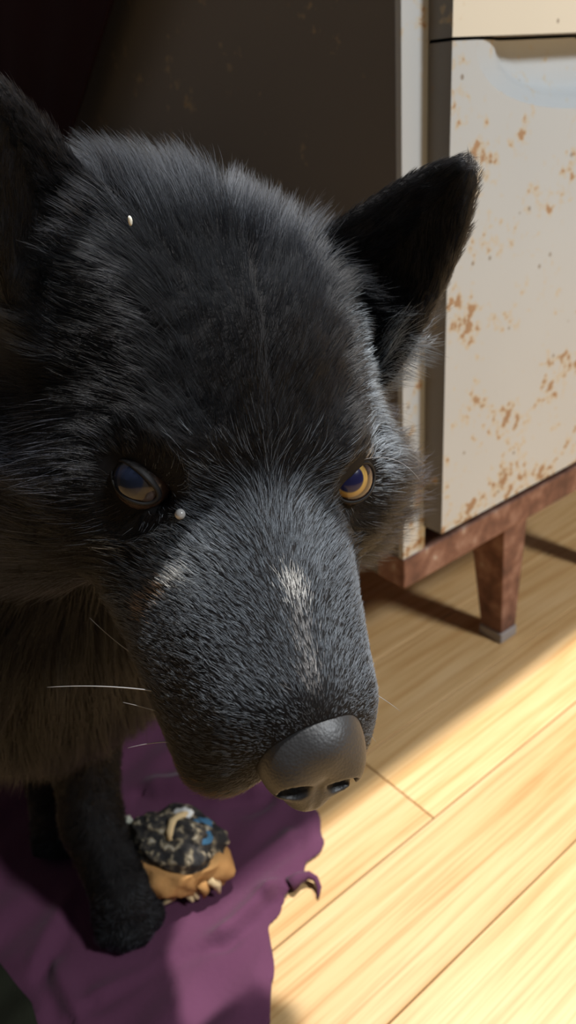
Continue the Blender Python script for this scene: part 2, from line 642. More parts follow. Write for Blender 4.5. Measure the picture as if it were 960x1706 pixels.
def tube(name, pts, radii, mat, parent=None, seg=8):
    pts = [Vector(p) for p in pts]
    V, F = [], []
    n = len(pts)
    up = Vector((0.3, 0.2, 1)).normalized()
    for i, p in enumerate(pts):
        t = (pts[min(i + 1, n - 1)] - pts[max(i - 1, 0)]).normalized()
        s = t.cross(up)
        if s.length < 1e-4: s = t.cross(Vector((1, 0, 0)))
        s.normalize()
        w = s.cross(t)
        for k in range(seg):
            a = 2 * math.pi * k / seg
            V.append(p + (s * math.cos(a) + w * math.sin(a)) * radii[i])
    for i in range(n - 1):
        for k in range(seg):
            a, b = i * seg + k, i * seg + (k + 1) % seg
            F.append((a, b, b + seg, a + seg))
    F.append(tuple(range(seg))[::-1]); F.append(tuple(range((n - 1) * seg, n * seg)))
    return mesh_obj(name, V, F, mat, parent, True)


# curled frayed strip at the cloth's edge
def qpts(px, z):
    return [(*pix_floor(u, v, zz), zz) for (u, v), zz in zip(px, z)]


strip = tube('torn_strip', qpts([(484, 1474), (500, 1462), (515, 1458), (526, 1464), (532, 1478), (530, 1496)], [0.006, 0.007, 0.008, 0.007, 0.005, 0.002]),
             [0.006, 0.0042, 0.003, 0.0024, 0.002, 0.0008], M_PURPLE, pc)

OL = [(-0.130, 0.245), (-0.180, 0.281), (-0.193, 0.306), (-0.228, 0.341), (-0.300, 0.412), (-0.38, 0.36), (-0.38, 0.20), (-0.2, 0.18)]
tag(floor_cloth('olive_cloth', OL, lambda P: np.maximum(cloth_height(P), 0.004) + 0.005, M_OLIVE, 0.003, 0.0, False),
    'dark olive fabric lying left of the purple cloth', 'cloth')


# ------------------------------------------------------------------ chewed toy
def px3(u, v, z):
    return np.array([*pix_floor(u, v, z), z])


def toy_mat():
    m, nt, b = new_mat('mottled_chewed_hide')
    L = nt.links.new
    g = nt.nodes.new('ShaderNodeNewGeometry')
    n = node(nt, 'ShaderNodeTexNoise')
    n.inputs['Scale'].default_value = 170; n.inputs['Detail'].default_value = 7; n.inputs['Distortion'].default_value = 0.3
    L(g.outputs['Position'], n.inputs['Vector'])
    r = ramp(nt, [(0.42, (0.012, 0.011, 0.012)), (0.53, (0.05, 0.042, 0.034)), (0.61, (0.26, 0.21, 0.13)), (0.70, (0.45, 0.41, 0.33))])
    L(n.outputs[0], r.inputs[0])
    L(r.outputs[0], b.inputs['Base Color'])
    b.inputs['Roughness'].default_value = 0.8
    bump(nt, b, n.outputs[0], 0.8, 0.003)
    return m


M_TOY = toy_mat()
M_TAN = fabric_mat('tan_rawhide', (0.36, 0.17, 0.06), (0.52, 0.29, 0.11), 400, 0.0)
M_CREAM_RAG = fabric_mat('cream_fray', (0.62, 0.44, 0.22), (0.72, 0.56, 0.34), 400, 0.0)
M_BLUE = fabric_mat('blue_scrap', (0.03, 0.10, 0.20), (0.08, 0.20, 0.32), 400, 0.0)
M_PALE = fabric_mat('pale_blue_fray', (0.20, 0.30, 0.36), (0.55, 0.50, 0.36), 160, 0.0)
M_WHITE = plain_mat('white_plastic', (0.8, 0.8, 0.78), 0.25)

TC = px3(296, 1422, 0.032)
toy = empty('chewed_toy', (TC[0], TC[1], 0.004))
tag(toy, 'ragged chewed tan toy with mottled fur and blue scraps on purple cloth', 'dog toy')
TLOC = Vector((TC[0], TC[1], 0.004))
IR = np.array([0.985, -0.17, 0.0])        # long axis of the toy on the floor
IB = np.array([0.17, 0.985, 0.0])


def tpart(o, parent=None):
    o.parent = parent or toy
    if parent is None: o.matrix_parent_inverse = Matrix.Translation(-TLOC)
    return o


def lump(name, c, ra, rb, rc, mat, seed, amp=0.12, z_lo=-1.0, z_hi=1.0, tilt=0.0, nu=56, nv=32):
    r = np.random.default_rng(seed)
    ws = r.normal(0, 2.6, (6, 3)); ph = r.uniform(0, 6.28, 6)
    V, F = [], []
    for j in range(nv + 1):
        zz = z_lo + (z_hi - z_lo) * j / nv
        zz = max(-1, min(1, zz))
        rr = math.sqrt(max(0, 1 - zz * zz)) + 1e-3
        for i in range(nu):
            a = 2 * math.pi * i / nu
            d = np.array([rr * math.cos(a), rr * math.sin(a), zz])
            k = 1 + amp * float(np.sin(ws @ d + ph).sum()) / 2.4 + 0.45 * amp * float(np.sin(ws @ d * 3.1 + ph * 2).sum()) / 2.4
            x, y, z = d * k
            z += tilt * x
            V.append(np.array(c) + IR * x * ra + IB * y * rb + np.array([0, 0, 1.0]) * z * rc)
    for j in range(nv):
        for i in range(nu):
            F.append((j * nu + i, j * nu + (i + 1) % nu, (j + 1) * nu + (i + 1) % nu, (j + 1) * nu + i))
    F.append(tuple(range(nu))[::-1]); F.append(tuple(range(nv * nu, (nv + 1) * nu)))
    return mesh_obj(name, V, F, mat, None, True)


tpart(lump('hide_shell', TC + [0, 0, -0.004], 0.0345, 0.028, 0.022, M_TAN, 5, 0.15, -1, 0.45, -0.25))
tpart(lump('furry_core', TC + IB * 0.006 + [0, 0, 0.007], 0.0315, 0.022, 0.020, M_TOY, 9, 0.14, -0.6, 1, -0.15))
wt = tpart(lump('white_tip', px3(301, 1358, 0.052), 0.0085, 0.006, 0.0045, M_WHITE, 3, 0.10, tilt=0.5))
tpart(lump('blue_scrap', px3(327, 1384, 0.047), 0.0115, 0.010, 0.0055, M_BLUE, 4, 0.18, tilt=-0.6))
tpart(lump('knotted_end', px3(211, 1384, 0.024), 0.0095, 0.010, 0.0125, M_PALE, 8, 0.16))
tpart(lump('dark_collar', px3(246, 1390, 0.026), 0.016, 0.011, 0.014, M_TOY, 18, 0.12))
tpart(tube('curled_strip', [px3(*p) for p in ((284, 1400, 0.052), (283, 1386, 0.056), (287, 1370, 0.059), (297, 1361, 0.058), (312, 1356, 0.054), (321, 1350, 0.048))],
           [0.0022, 0.003, 0.0034, 0.003, 0.003, 0.002], M_CREAM_RAG))
fr = random.Random(5)
frays = [((352, 1400), (362, 1440), (366, 1462)), ((358, 1410), (371, 1450), (376, 1452)), ((350, 1430), (361, 1468), (358, 1482)), ((345, 1455), (352, 1470), (349, 1478)),
         ((292, 1478), (288, 1494), (270, 1508)), ((322, 1480), (327, 1490), (330, 1498)), ((318, 1458), (330, 1472), (325, 1480)), ((225, 1432), (217, 1440), (222, 1441)),
         ((356, 1395), (365, 1425), (360, 1440)), ((300, 1440), (316, 1462), (330, 1476)), ((340, 1440), (350, 1458), (362, 1462)), ((308, 1452), (322, 1468), (336, 1478)),
         ((362, 1405), (372, 1425), (378, 1440)), ((366, 1418), (376, 1436), (372, 1456)), ((348, 1462), (362, 1474), (366, 1488)), ((335, 1470), (342, 1484), (340, 1496)),
         ((310, 1476), (314, 1490), (322, 1502)), ((258, 1466), (250, 1474), (240, 1474)), ((368, 1430), (380, 1444), (388, 1446))]
for k, f3 in enumerate(frays):
    zs = (0.024, 0.016, 0.009) if f3[0][0] > 330 else (0.016, 0.011, 0.010)
    tpart(tube('frayed_thread', [px3(u, v, z) for (u, v), z in zip(f3, zs)], [0.0042 if f3[0][0] > 330 else 0.003, 0.0034, 0.0010], M_CREAM_RAG if k % 3 else M_TAN))


# ------------------------------------------------------------------ dog
# head frame in cm: X = the dog's right, Y = forward along the muzzle, Z = up; origin between the eyes
HR = np.array([[-0.93819, 0.27327, 0.2124], [-0.00228, -0.61854, 0.78575], [0.3461, 0.7367, 0.58094]])
_y = math.radians(1.7)
HR = HR @ np.array([[math.cos(_y), -math.sin(_y), 0], [math.sin(_y), math.cos(_y), 0], [0, 0, 1]])
HT = np.array([-1.197, 1.164, -26.942])
BC = np.stack([RIGHT, UP, -FWD], 1)
HW = BC @ HR                       # head axes in world
HO = CAM + BC @ HT * 0.01          # head origin in world


def h2w(P):
    return HO + (np.asarray(P, float) * 0.01) @ HW.T


def w2h(P):
    return ((P - HO) @ HW) * 100.0


def smin(a, b, k):
    h = np.clip(0.5 + 0.5 * (b - a) / k, 0, 1)
    return b + (a - b) * h - k * h * (1 - h)


def smax(a, b, k):
    return -smin(-a, -b, k)


def ell(P, c, r):
    q = P - np.array(c, np.float32)
    r = np.array(r, np.float32)
    k0 = np.linalg.norm(q / r, axis=-1)
    k1 = np.linalg.norm(q / (r * r), axis=-1) + 1e-9
    return k0 * (k0 - 1) / k1


def cap(P, a, b, ra, rb):
    a = np.array(a, np.float32); b = np.array(b, np.float32)
    ba = b - a
    h = np.clip(((P - a) @ ba) / (ba @ ba), 0, 1)
    return np.linalg.norm(P - a - h[..., None] * ba, axis=-1) - (ra + (rb - ra) * h)


EYE = np.array([3.70, -0.35, -0.25])       # eyeball centre (x mirrored)
EAR_IN, EAR_OUT, EAR_TIP = np.array([4.3, -8.8, 5.6]), np.array([7.3, -5.4, 2.2]), np.array([8.2, -6.2, 9.7])
EAR_MID = (EAR_IN + EAR_OUT) / 2
EAR_E = (EAR_TIP - EAR_MID) / np.linalg.norm(EAR_TIP - EAR_MID)
EAR_L = np.linalg.norm(EAR_TIP - EAR_MID)
_w = EAR_OUT - EAR_IN
EAR_W = np.linalg.norm(_w) / 2
_w = _w - EAR_E * (_w @ EAR_E)
EAR_B = _w / np.linalg.norm(_w)
EAR_N = np.cross(EAR_E, EAR_B)
if EAR_N[1] < 0: EAR_N = -EAR_N


def ear_coords(Q):
    q = Q - EAR_MID.astype(np.float32)
    return q @ EAR_E.astype(np.float32), q @ EAR_B.astype(np.float32), q @ EAR_N.astype(np.float32)


def ear_sdf(Q):
    a, b, c = ear_coords(Q)
    s = np.clip(a / EAR_L, -0.35, 1)
    hw = np.maximum(EAR_W * np.clip(1 - s, 0, 1.2) ** 0.42 * (1 - 0.10 * np.clip(s, 0, 1)) - 0.4, 0.35) * np.where(s < 0, 1.0, 1.0)
    cc = c - (0.10 * b * b) * np.clip(1.15 - s, 0, 1) + 0.5
    q0 = np.maximum(np.abs(b) - hw, 0)
    q1 = np.maximum(a - EAR_L + 0.35, 0)
    q2 = np.maximum(-1.6 - a, 0)
    return np.sqrt(q0 ** 2 + cc ** 2 + q1 ** 2 + q2 ** 2) - (0.42 + 0.25 * np.clip(1 - s, 0, 1))


def head_sdf(P):
    """P in head frame, cm"""
    Q = P.copy()
    Q[..., 0] = np.abs(Q[..., 0])
    d = ell(Q, (0, -6.2, 0.9), (6.0, 6.2, 5.05))                       # cranium
    d = smin(d, ell(Q, (0, -2.6, 0.6), (4.3, 3.6, 2.7)), 1.5)         # forehead
    d = smin(d, ell(Q, (2.5, -0.9, 1.0), (1.7, 1.7, 1.25)), 1.0)      # brow
    d = smin(d, ell(Q, (4.7, -4.0, -2.2), (2.7, 4.2, 3.3)), 2.0)      # cheek bone
    d = smin(d, ell(Q, (5.5, -6.0, -4.5), (3.3, 4.2, 3.5)), 2.0)      # jowl
    d = smin(d, cap(Q, (1.0, -1.0, -2.1), (1.0, 6.5, -3.6), 2.9, 1.85), 1.4)   # muzzle
    d = smin(d, cap(Q, (0.0, 0.0, -0.5), (0.0, 7.3, -2.35), 1.45, 1.05), 1.0)    # bridge
    d = smin(d, cap(Q, (2.9, 0.6, -4.5), (1.75, 6.4, -5.9), 1.7, 1.5), 2.0)    # upper lip
    d = smin(d, cap(Q, (1.3, -4.0, -6.2), (0.4, 5.4, -7.5), 2.2, 1.1), 0.7)     # lower jaw
    d = smin(d, ell(Q, (0, 7.6, -3.5), (1.4, 1.2, 1.3)), 0.8)         # nose support
    d = smin(d, ear_sdf(Q), 0.8)
    d = smax(d, -ell(Q, (EYE[0], EYE[1] + 0.55, EYE[2]), (0.86, 1.0, 0.52)), 0.25)        # sockets
    return d


# body joints in world metres
NECK0, NECK1 = h2w((2.2, -9.5, -0.2)), np.array([-0.148, 0.440, 0.325])
CHEST = np.array([-0.165, 0.435, 0.265])
RUMP = np.array([-0.400, 0.860, 0.285])


def body_sdf(P):
    d = cap(P, NECK0, NECK1, 0.066, 0.090)
    d = smin(d, cap(P, CHEST, (CHEST + RUMP) / 2, 0.105, 0.108), 0.05)
    d = smin(d, cap(P, (CHEST + RUMP) / 2, RUMP, 0.100, 0.092), 0.05)
    d = smin(d, cap(P, (-0.135, 0.390, 0.275), (-0.17, 0.41, 0.19), 0.06, 0.055), 0.04)
    # dog's left foreleg (nearest the camera's centre) and right foreleg
    for sh, el, wr, pw, fd in (((-0.125, 0.430, 0.235), (-0.158, 0.440, 0.170), (-0.160, 0.398, 0.070), (-0.1390, 0.366, 0.016), (0.32, -0.95)),
                               ((-0.205, 0.430, 0.235), (-0.205, 0.470, 0.165), (-0.208, 0.468, 0.070), (-0.203, 0.445, 0.016), (0.25, -0.97))):
        d = smin(d, cap(P, sh, el, 0.058, 0.040), 0.03)
        d = smin(d, cap(P, el, wr, 0.032, 0.0200), 0.02)
        d = smin(d, cap(P, wr, (pw[0], pw[1], 0.026), 0.0205, 0.0215), 0.012)
        f = np.array([fd[0], fd[1], 0]); s = np.array([-fd[1], fd[0], 0])
        c = np.array(pw)
        for k, (o, r) in enumerate(((-0.0165, 0.0), (-0.0058, 0.008), (0.0058, 0.008), (0.0165, 0.0))):
            b0 = c + s * o * 0.8; b1 = c + s * o + f * (0.012 + r)
            d = smin(d, cap(P, (b0[0], b0[1], 0.019), (b1[0], b1[1], 0.0125), 0.012, 0.0098), 0.004)
    # hind legs
    ax = (RUMP - CHEST); ax[2] = 0; ax /= np.linalg.norm(ax)
    sd = np.array([-ax[1], ax[0], 0])
    for sg in (-1, 1):
        hip = RUMP + sd * sg * 0.055
        knee = hip - ax * 0.06 + np.array([0, 0, -0.125]) + sd * sg * 0.015
        hock = knee + ax * 0.095 + np.array([0, 0, -0.075])
        foot = np.array([hock[0], hock[1], 0.02]) - ax * 0.015
        d = smin(d, cap(P, hip, knee, 0.075, 0.045), 0.04)
        d = smin(d, cap(P, knee, hock, 0.040, 0.021), 0.02)
        d = smin(d, cap(P, hock, foot, 0.020, 0.018), 0.012)
        toe = foot - ax * 0.032
        d = smin(d, cap(P, foot, (toe[0], toe[1], 0.014), 0.019, 0.013), 0.008)
    # tail curled over the back
    tp = [RUMP + ax * 0.07 + np.array([0, 0, 0.05]), RUMP + ax * 0.13 + np.array([0, 0, 0.10]), RUMP + ax * 0.10 + np.array([0, 0, 0.16]),
          RUMP + ax * 0.03 + np.array([0, 0, 0.17]), RUMP - ax * 0.02 + np.array([0, 0, 0.13])]
    for a, b, r0, r1 in zip(tp[:-1], tp[1:], (0.03, 0.028, 0.026, 0.022), (0.028, 0.026, 0.022, 0.012)):
        d = smin(d, cap(P, a, b, r0, r1), 0.015)
    return d


def surface_nets(F, xs, ys, zs):
    ins = F < 0
    c = [ins[i:ins.shape[0] - 1 + i, j:ins.shape[1] - 1 + j, k:ins.shape[2] - 1 + k] for i in (0, 1) for j in (0, 1) for k in (0, 1)]
    cnt = sum(a.astype(np.int8) for a in c)
    act = (cnt > 0) & (cnt < 8)
    I, J, K = np.nonzero(act)
    off = [(i, j, k) for i in (0, 1) for j in (0, 1) for k in (0, 1)]
    val = np.stack([F[I + o[0], J + o[1], K + o[2]] for o in off], 1)
    pos = np.stack([np.stack([xs[I + o[0]], ys[J + o[1]], zs[K + o[2]]], 1) for o in off], 1)
    acc = np.zeros((len(I), 3)); num = np.zeros(len(I))
    for p in range(8):
        for q in range(p + 1, 8):
            if sum(abs(a - b) for a, b in zip(off[p], off[q])) != 1: continue
            m = (val[:, p] < 0) != (val[:, q] < 0)
            t = val[m, p] / (val[m, p] - val[m, q])
            acc[m] += pos[m, p] + (pos[m, q] - pos[m, p]) * t[:, None]
            num[m] += 1
    V = acc / num[:, None]
    idx = np.full(act.shape, -1, np.int64)
    idx[I, J, K] = np.arange(len(I))
    quads = []
    for ax in range(3):
        sl0 = [slice(None)] * 3; sl1 = [slice(None)] * 3
        sl0[ax] = slice(0, -1); sl1[ax] = slice(1, None)
        s0, s1 = ins[tuple(sl0)], ins[tuple(sl1)]
        E = np.argwhere(s0 != s1)
        b, c_ = (ax + 1) % 3, (ax + 2) % 3
        E = E[(E[:, b] > 0) & (E[:, c_] > 0) & (E[:, b] < F.shape[b] - 1) & (E[:, c_] < F.shape[c_] - 1)]
        fl = s0[tuple(E.T)]
        def cell(db, dc):
            e = E.copy(); e[:, b] -= db; e[:, c_] -= dc
            return idx[tuple(e.T)]
        q = np.stack([cell(1, 1), cell(0, 1), cell(0, 0), cell(1, 0)], 1)
        q[~fl] = q[~fl][:, ::-1]
        quads.append(q)
    return V, np.concatenate(quads)


def graded(lo, hi, f0, f1, fine, coarse):
    a = np.arange(f0, lo, -coarse)[::-1]
    if len(a) == 0 or a[0] > lo: a = np.concatenate([[lo], a])
    b = np.arange(f0 + fine, f1, fine)
    c = np.arange(b[-1] + coarse, hi + coarse, coarse)
    return np.concatenate([a, b, c])


hb = h2w([(x, y, z) for x in (-10, 10) for y in (-10, 10) for z in (-8.5, 11)])
HLO, HHI = h2w((0, 0, 0)) - [0.098, 0.10, 0.118], h2w((0, 0, 0)) + [0.088, 0.135, 0.122]
FINE, COARSE = 0.0021, 0.0075
gx = graded(-0.56, 0.10, HLO[0], HHI[0], FINE, COARSE)
gy = graded(0.10, 1.05, HLO[1], HHI[1], FINE, COARSE)
gz = graded(-0.01, 0.55, HLO[2], HHI[2], FINE, COARSE)
GX, GY, GZ = np.meshgrid(gx, gy, gz, indexing='ij')
PG = np.stack([GX, GY, GZ], -1).astype(np.float32)
FB = body_sdf(PG)
FH = np.full(FB.shape, 0.3, np.float32)
hl, hh = hb.min(0) - 0.03, hb.max(0) + 0.03
ix = [np.searchsorted(g, (l, h)) for g, l, h in zip((gx, gy, gz), hl, hh)]
sl = tuple(slice(a, b) for a, b in ix)
FH[sl] = head_sdf(w2h(PG[sl].astype(np.float64)).astype(np.float32)) * 0.01
FD = smin(FB, FH, 0.02)
DV, DQ = surface_nets(FD, gx, gy, gz)
del GX, GY, GZ, PG, FB, FH, FD

dog = empty('dog', (-0.165, 0.435, 0.0))
tag(dog, 'black dog with pricked ears and grey muzzle, head lowered towards the camera', 'dog')
DLOC = Vector((-0.165, 0.435, 0.0))


def attach(o, parent=None):
    if parent is None:
        o.parent = dog
        o.matrix_parent_inverse = Matrix.Translation(-DLOC)
    else:
        o.parent = parent
    return o


M_SKIN = plain_mat('black_skin', (0.006, 0.0055, 0.006), 0.8, 0.15)
body = attach(mesh_obj('body', DV, DQ, M_SKIN, None, True))

# ---- eyes
def eye_mat(name, iris0, iris1, pupil, r_pupil):
    m, nt, b = new_mat(name)
    L = nt.links.new
    tc = nt.nodes.new('ShaderNodeTexCoord')
    sp = nt.nodes.new('ShaderNodeSeparateXYZ')
    L(tc.outputs['Object'], sp.inputs[0])
    r = math_n(nt, 'SQRT', math_n(nt, 'ADD', math_n(nt, 'MULTIPLY', sp.outputs[0], sp.outputs[0]), math_n(nt, 'MULTIPLY', sp.outputs[2], sp.outputs[2])), 0)
    r = math_n(nt, 'DIVIDE', r, 0.0105)
    n = node(nt, 'ShaderNodeTexNoise')
    n.inputs['Scale'].default_value = 900
    L(tc.outputs['Object'], n.inputs['Vector'])
    rr = ramp(nt, [(0.0, pupil), (r_pupil - 0.03, pupil), (r_pupil + 0.03, iris0), (0.62, iris1), (0.68, (0.02, 0.012, 0.008)), (0.80, (0.05, 0.035, 0.03)), (1.0, (0.03, 0.02, 0.018))])
    L(r, rr.inputs[0])
    L(rr.outputs[0], b.inputs['Base Color'])
    b.inputs['Roughness'].default_value = 0.25
    b.inputs['Specular IOR Level'].default_value = 0.15
    b.inputs['Coat Weight'].default_value = 0.8
    b.inputs['Coat Roughness'].default_value = 0.03
    b.inputs['Coat IOR'].default_value = 1.38
    return m


M_EYE_L = eye_mat('amber_eye', (0.42, 0.27, 0.07), (0.30, 0.18, 0.05), (0.012, 0.012, 0.05), 0.48)
M_EYE_R = eye_mat('dark_cloudy_eye', (0.022, 0.018, 0.016), (0.02, 0.016, 0.014), (0.007, 0.010, 0.022), 0.52)
M_LID = plain_mat('black_eyelid_skin', (0.010, 0.009, 0.009), 0.6, 0.25)
M_LIDP = plain_mat('greyish_upper_lid_skin', (0.16, 0.12, 0.10), 0.55, 0.3)


def frame_from(yv, zhint):
    y = np.array(yv, float); y /= np.linalg.norm(y)
    z = np.array(zhint, float); z -= y * (z @ y); z /= np.linalg.norm(z)
    x = np.cross(y, z)
    return np.stack([x, y, z], 1)


def uv_sphere(r, nu=32, nv=20, bulge=0.0):
    V, F = [], []
    for j in range(nv + 1):
        th = math.pi * j / nv
        for i in range(nu):
            ph = 2 * math.pi * i / nu
            y = math.cos(th)
            rr = r * (1 + bulge * max(0, (y - 0.72) / 0.28) ** 1.0)
            V.append((rr * math.sin(th) * math.cos(ph), rr * y, rr * math.sin(th) * math.sin(ph)))
    for j in range(nv):
        for i in range(nu):
            F.append((j * nu + i, j * nu + (i + 1) % nu, (j + 1) * nu + (i + 1) % nu, (j + 1) * nu + i))
    return V, F


def make_eye(sx, gaze_h, open_h, upper, lower, width, tilt, mat):
    """sx=+1 dog's right; gaze_h, open_h directions in the head frame"""
    c = h2w((sx * EYE[0], EYE[1], EYE[2]))
    V, F = uv_sphere(0.0105, bulge=0.07)
    e = mesh_obj('eye', V, F, mat, None, True)
    G = frame_from(HW @ np.array(gaze_h), HW @ np.array((0, 0, 1.0)))
    e.parent = dog
    e.matrix_parent_inverse = Matrix.Translation(-DLOC)
    e.matrix_basis = Matrix([[*G[i], c[i]] for i in range(3)] + [[0, 0, 0, 1]])
    # lids: a shell on a slightly larger sphere with an almond opening
    G = frame_from(HW @ np.array(open_h), HW @ np.array((-sx * tilt, 0, 1.0)))
    n = 64
    rings = [(1.0, 0.0107), (1.015, 0.0112), (1.08, 0.01145), (1.2, 0.0112), (1.4, 0.0105), (1.7, 0.0092)]
    V, F, T = [], [], []
    for s, r in rings:
        for k in range(n):
            a = 2 * math.pi * k / n
            ca_, sa_ = math.cos(a), math.sin(a)
            x = width * ca_
            z = (upper if sa_ > 0 else lower) * abs(sa_) ** 0.85 * (1 if sa_ > 0 else -1)
            q = math.hypot(x, z)
            ang = min(q + (s - 1.0) * 0.62, 1.7)
            ux, uz = x / q, z / q
            p = np.array([math.sin(ang) * ux, math.cos(ang), math.sin(ang) * uz]) * r
            V.append(c + G @ p)
    for j in range(len(rings) - 1):
        for k in range(n):
            F.append((j * n + k, j * n + (k + 1) % n, (j + 1) * n + (k + 1) % n, (j + 1) * n + k))
    lid = mesh_obj('eyelids', V, F, M_LID, None, True)
    attach(lid)
    return c, G, (width, upper, lower)


VIEW_H = np.array([0.346, 0.737, 0.581])
CR, GR, OR_ = make_eye(1, (0.70, 0.64, 0.42), (0.60, 0.72, 0.36), 0.40, 0.46, 0.92, 0.42, M_EYE_R)
CL, GL, OL_ = make_eye(-1, (0.26, 0.80, 0.54), (-0.22, 0.85, 0.34), 0.62, 0.58, 0.86, 0.42, M_EYE_L)

# ---- nose pad (own fine surface in the head frame)
NOSE_C = np.array([-0.25, 8.30, -3.75])
_nt = math.radians(5)
NOSE_S = 0.95
NOSE_R = np.array([[1, 0, 0], [0, math.cos(_nt), -math.sin(_nt)], [0, math.sin(_nt), math.cos(_nt)]])   # nose frame -> head frame


def nose_local(P):
    Q = ((P - NOSE_C) @ NOSE_R / NOSE_S).astype(np.float32)
    Q[..., 0] = np.abs(Q[..., 0])
    d = ell(Q, (0, -0.25, 0.25), (1.55, 1.50, 1.35))
    d = smin(d, ell(Q, (0.82, 0.15, -0.45), (0.93, 1.15, 1.15)), 0.45)
    d = smin(d, ell(Q, (0, 0.1, -1.55), (0.9, 1.0, 0.9)), 0.5)
    d = smax(d, -ell(Q, (0.80, 1.15, -0.78), (0.52, 0.66, 0.50)), 0.12)               # nostril
    d = smax(d, -cap(Q, (1.0, 1.0, -0.95), (1.85, 0.15, -1.2), 0.15, 0.10), 0.12)    # side slit
    d = smax(d, -cap(Q, (0, 1.30, -0.2), (0, 1.10, -2.1), 0.05, 0.09), 0.16)           # philtrum
    return d


def nose_sdf(P):
    return nose_local(np.asarray(P, np.float64))


nx_, ny_, nz_ = np.arange(-2.2, 2.2, 0.06), np.arange(6.2, 11.0, 0.06), np.arange(-7.2, -1.2, 0.06)
NG = np.stack(np.meshgrid(nx_, ny_, nz_, indexing='ij'), -1).astype(np.float32)
NV, NQ = surface_nets(nose_sdf(NG), nx_, ny_, nz_)


def nose_mat():
    m, nt, b = new_mat('nose_leather')
    L = nt.links.new
    g = nt.nodes.new('ShaderNodeNewGeometry')
    v = node(nt, 'ShaderNodeTexVoronoi', feature='F1')
    v.inputs['Scale'].default_value = 1100
    L(g.outputs['Position'], v.inputs['Vector'])
    n = node(nt, 'ShaderNodeTexNoise')
    n.inputs['Scale'].default_value = 140; n.inputs['Detail'].default_value = 4
    L(g.outputs['Position'], n.inputs['Vector'])
    c = mixc(nt, n.outputs[0], (0.010, 0.010, 0.011), (0.024, 0.024, 0.026))
    L(c, b.inputs['Base Color'])
    b.inputs['Roughness'].default_value = 0.50
    b.inputs['Specular IOR Level'].default_value = 0.75
    h = math_n(nt, 'ADD', math_n(nt, 'MULTIPLY', v.outputs['Distance'], -0.6), math_n(nt, 'MULTIPLY', n.outputs[0], 0.8))
    bump(nt, b, h, 0.22, 0.0007)
    return m


nose = attach(mesh_obj('nose', h2w(NV), NQ, nose_mat(), None, True))


# ---- fur
def sstep(a, b, x):
    t = np.clip((x - a) / (b - a), 0, 1)
    return t * t * (3 - 2 * t)


def vnoise(P, freq, seed):
    """cheap smooth vector noise"""
    r = np.random.default_rng(seed)
    out = np.zeros((len(P), 3))
    for k in range(5):
        w = r.normal(0, 1, (3, 3)) * freq
        ph = r.uniform(0, 6.28, 3)
        out += np.sin(P @ w + ph)
    return out / 2.2


tri = np.concatenate([DQ[:, [0, 1, 2]], DQ[:, [0, 2, 3]]])
fn = np.cross(DV[tri[:, 1]] - DV[tri[:, 0]], DV[tri[:, 2]] - DV[tri[:, 0]])
area = np.linalg.norm(fn, axis=1) / 2
vn = np.zeros_like(DV)
for k in range(3):
    np.add.at(vn, tri[:, k], fn)
vn /= np.linalg.norm(vn, axis=1)[:, None] + 1e-12
ctr = DV[tri].mean(1)
hc = w2h(ctr)
headness = sstep(-13.5, -10.0, hc[:, 1]) * (np.abs(hc[:, 0]) < 11) * sstep(-10.5, -8.0, hc[:, 2])
Qc = np.abs(hc * [1, 0, 0]) + hc * [0, 1, 1]
dens = 13 + headness * 105 + headness * sstep(0.5, 3, hc[:, 1]) * 200
leg_zone = (ctr[:, 2] < 0.22) & (ctr[:, 1] < 0.55) & (headness < 0.3)
dens[leg_zone] = 40
dens[ctr[:, 1] > 0.62] = 7
NS = int((dens * area * 1e4).sum())
pick = rng.choice(len(tri), NS, p=dens * area / (dens * area).sum())
r1, r2 = np.sqrt(rng.random(NS)), rng.random(NS)
bw = np.stack([1 - r1, r1 * (1 - r2), r1 * r2], 1)
root = (DV[tri[pick]] * bw[:, :, None]).sum(1)
nrm = (vn[tri[pick]] * bw[:, :, None]).sum(1)
nrm /= np.linalg.norm(nrm, axis=1)[:, None]
hd = headness[pick]
hp = w2h(root)
hn = nrm @ HW
sx = np.sign(hp[:, 0]); ax_ = np.abs(hp[:, 0])
Q = np.stack([ax_, hp[:, 1], hp[:, 2]], 1).astype(np.float32)
es = ear_sdf(Q)
ea, eb, ec = ear_coords(Q)
is_ear = (es < 0.25) & (ea > 0.6)
ear_n = np.stack([EAR_N[0] * sx, np.full(NS, EAR_N[1]), np.full(NS, EAR_N[2])], 1)
ear_e = np.stack([EAR_E[0] * sx, np.full(NS, EAR_E[1]), np.full(NS, EAR_E[2])], 1)
ear_b = np.stack([EAR_B[0] * sx, np.full(NS, EAR_B[1]), np.full(NS, EAR_B[2])], 1)
ear_in = is_ear & ((hn * ear_n).sum(1) > 0.2)
x, y, z = hp.T
muz = sstep(0.0, 2.5, y)
# length in cm
Lh = 0.85 + 1.3 * sstep(-2, -7, y) * sstep(-2, 3, z) + 0.5 * sstep(-7, -11, y)
cheek = sstep(3.3, 5.5, ax_) * sstep(1.5, -1.5, z) * sstep(1.0, -3.0, y)
Lh = Lh + 1.3 * cheek + 0.8 * cheek * sstep(-3, -8, y)
Lh = Lh * (1 - muz) + muz * (0.24 + 0.24 * sstep(6, 1, y) + 0.30 * sstep(-5.5, -7.0, z))
Lh = np.where(is_ear, 0.55 + 0.25 * ear_in, Lh)
Lb = np.where(root[:, 2] < 0.05, 0.42, np.where(root[:, 2] < 0.20, 1.5, 4.2))
Lb = np.where((root[:, 2] >= 0.05) & (root[:, 2] < 0.24) , 0.6 + 3.6 * sstep(0.13, 0.24, root[:, 2]), Lb)
Lh = Lh + 1.5 * cheek * sstep(5.0, 7.5, ax_)
Lc = Lh * hd + Lb * (1 - hd)
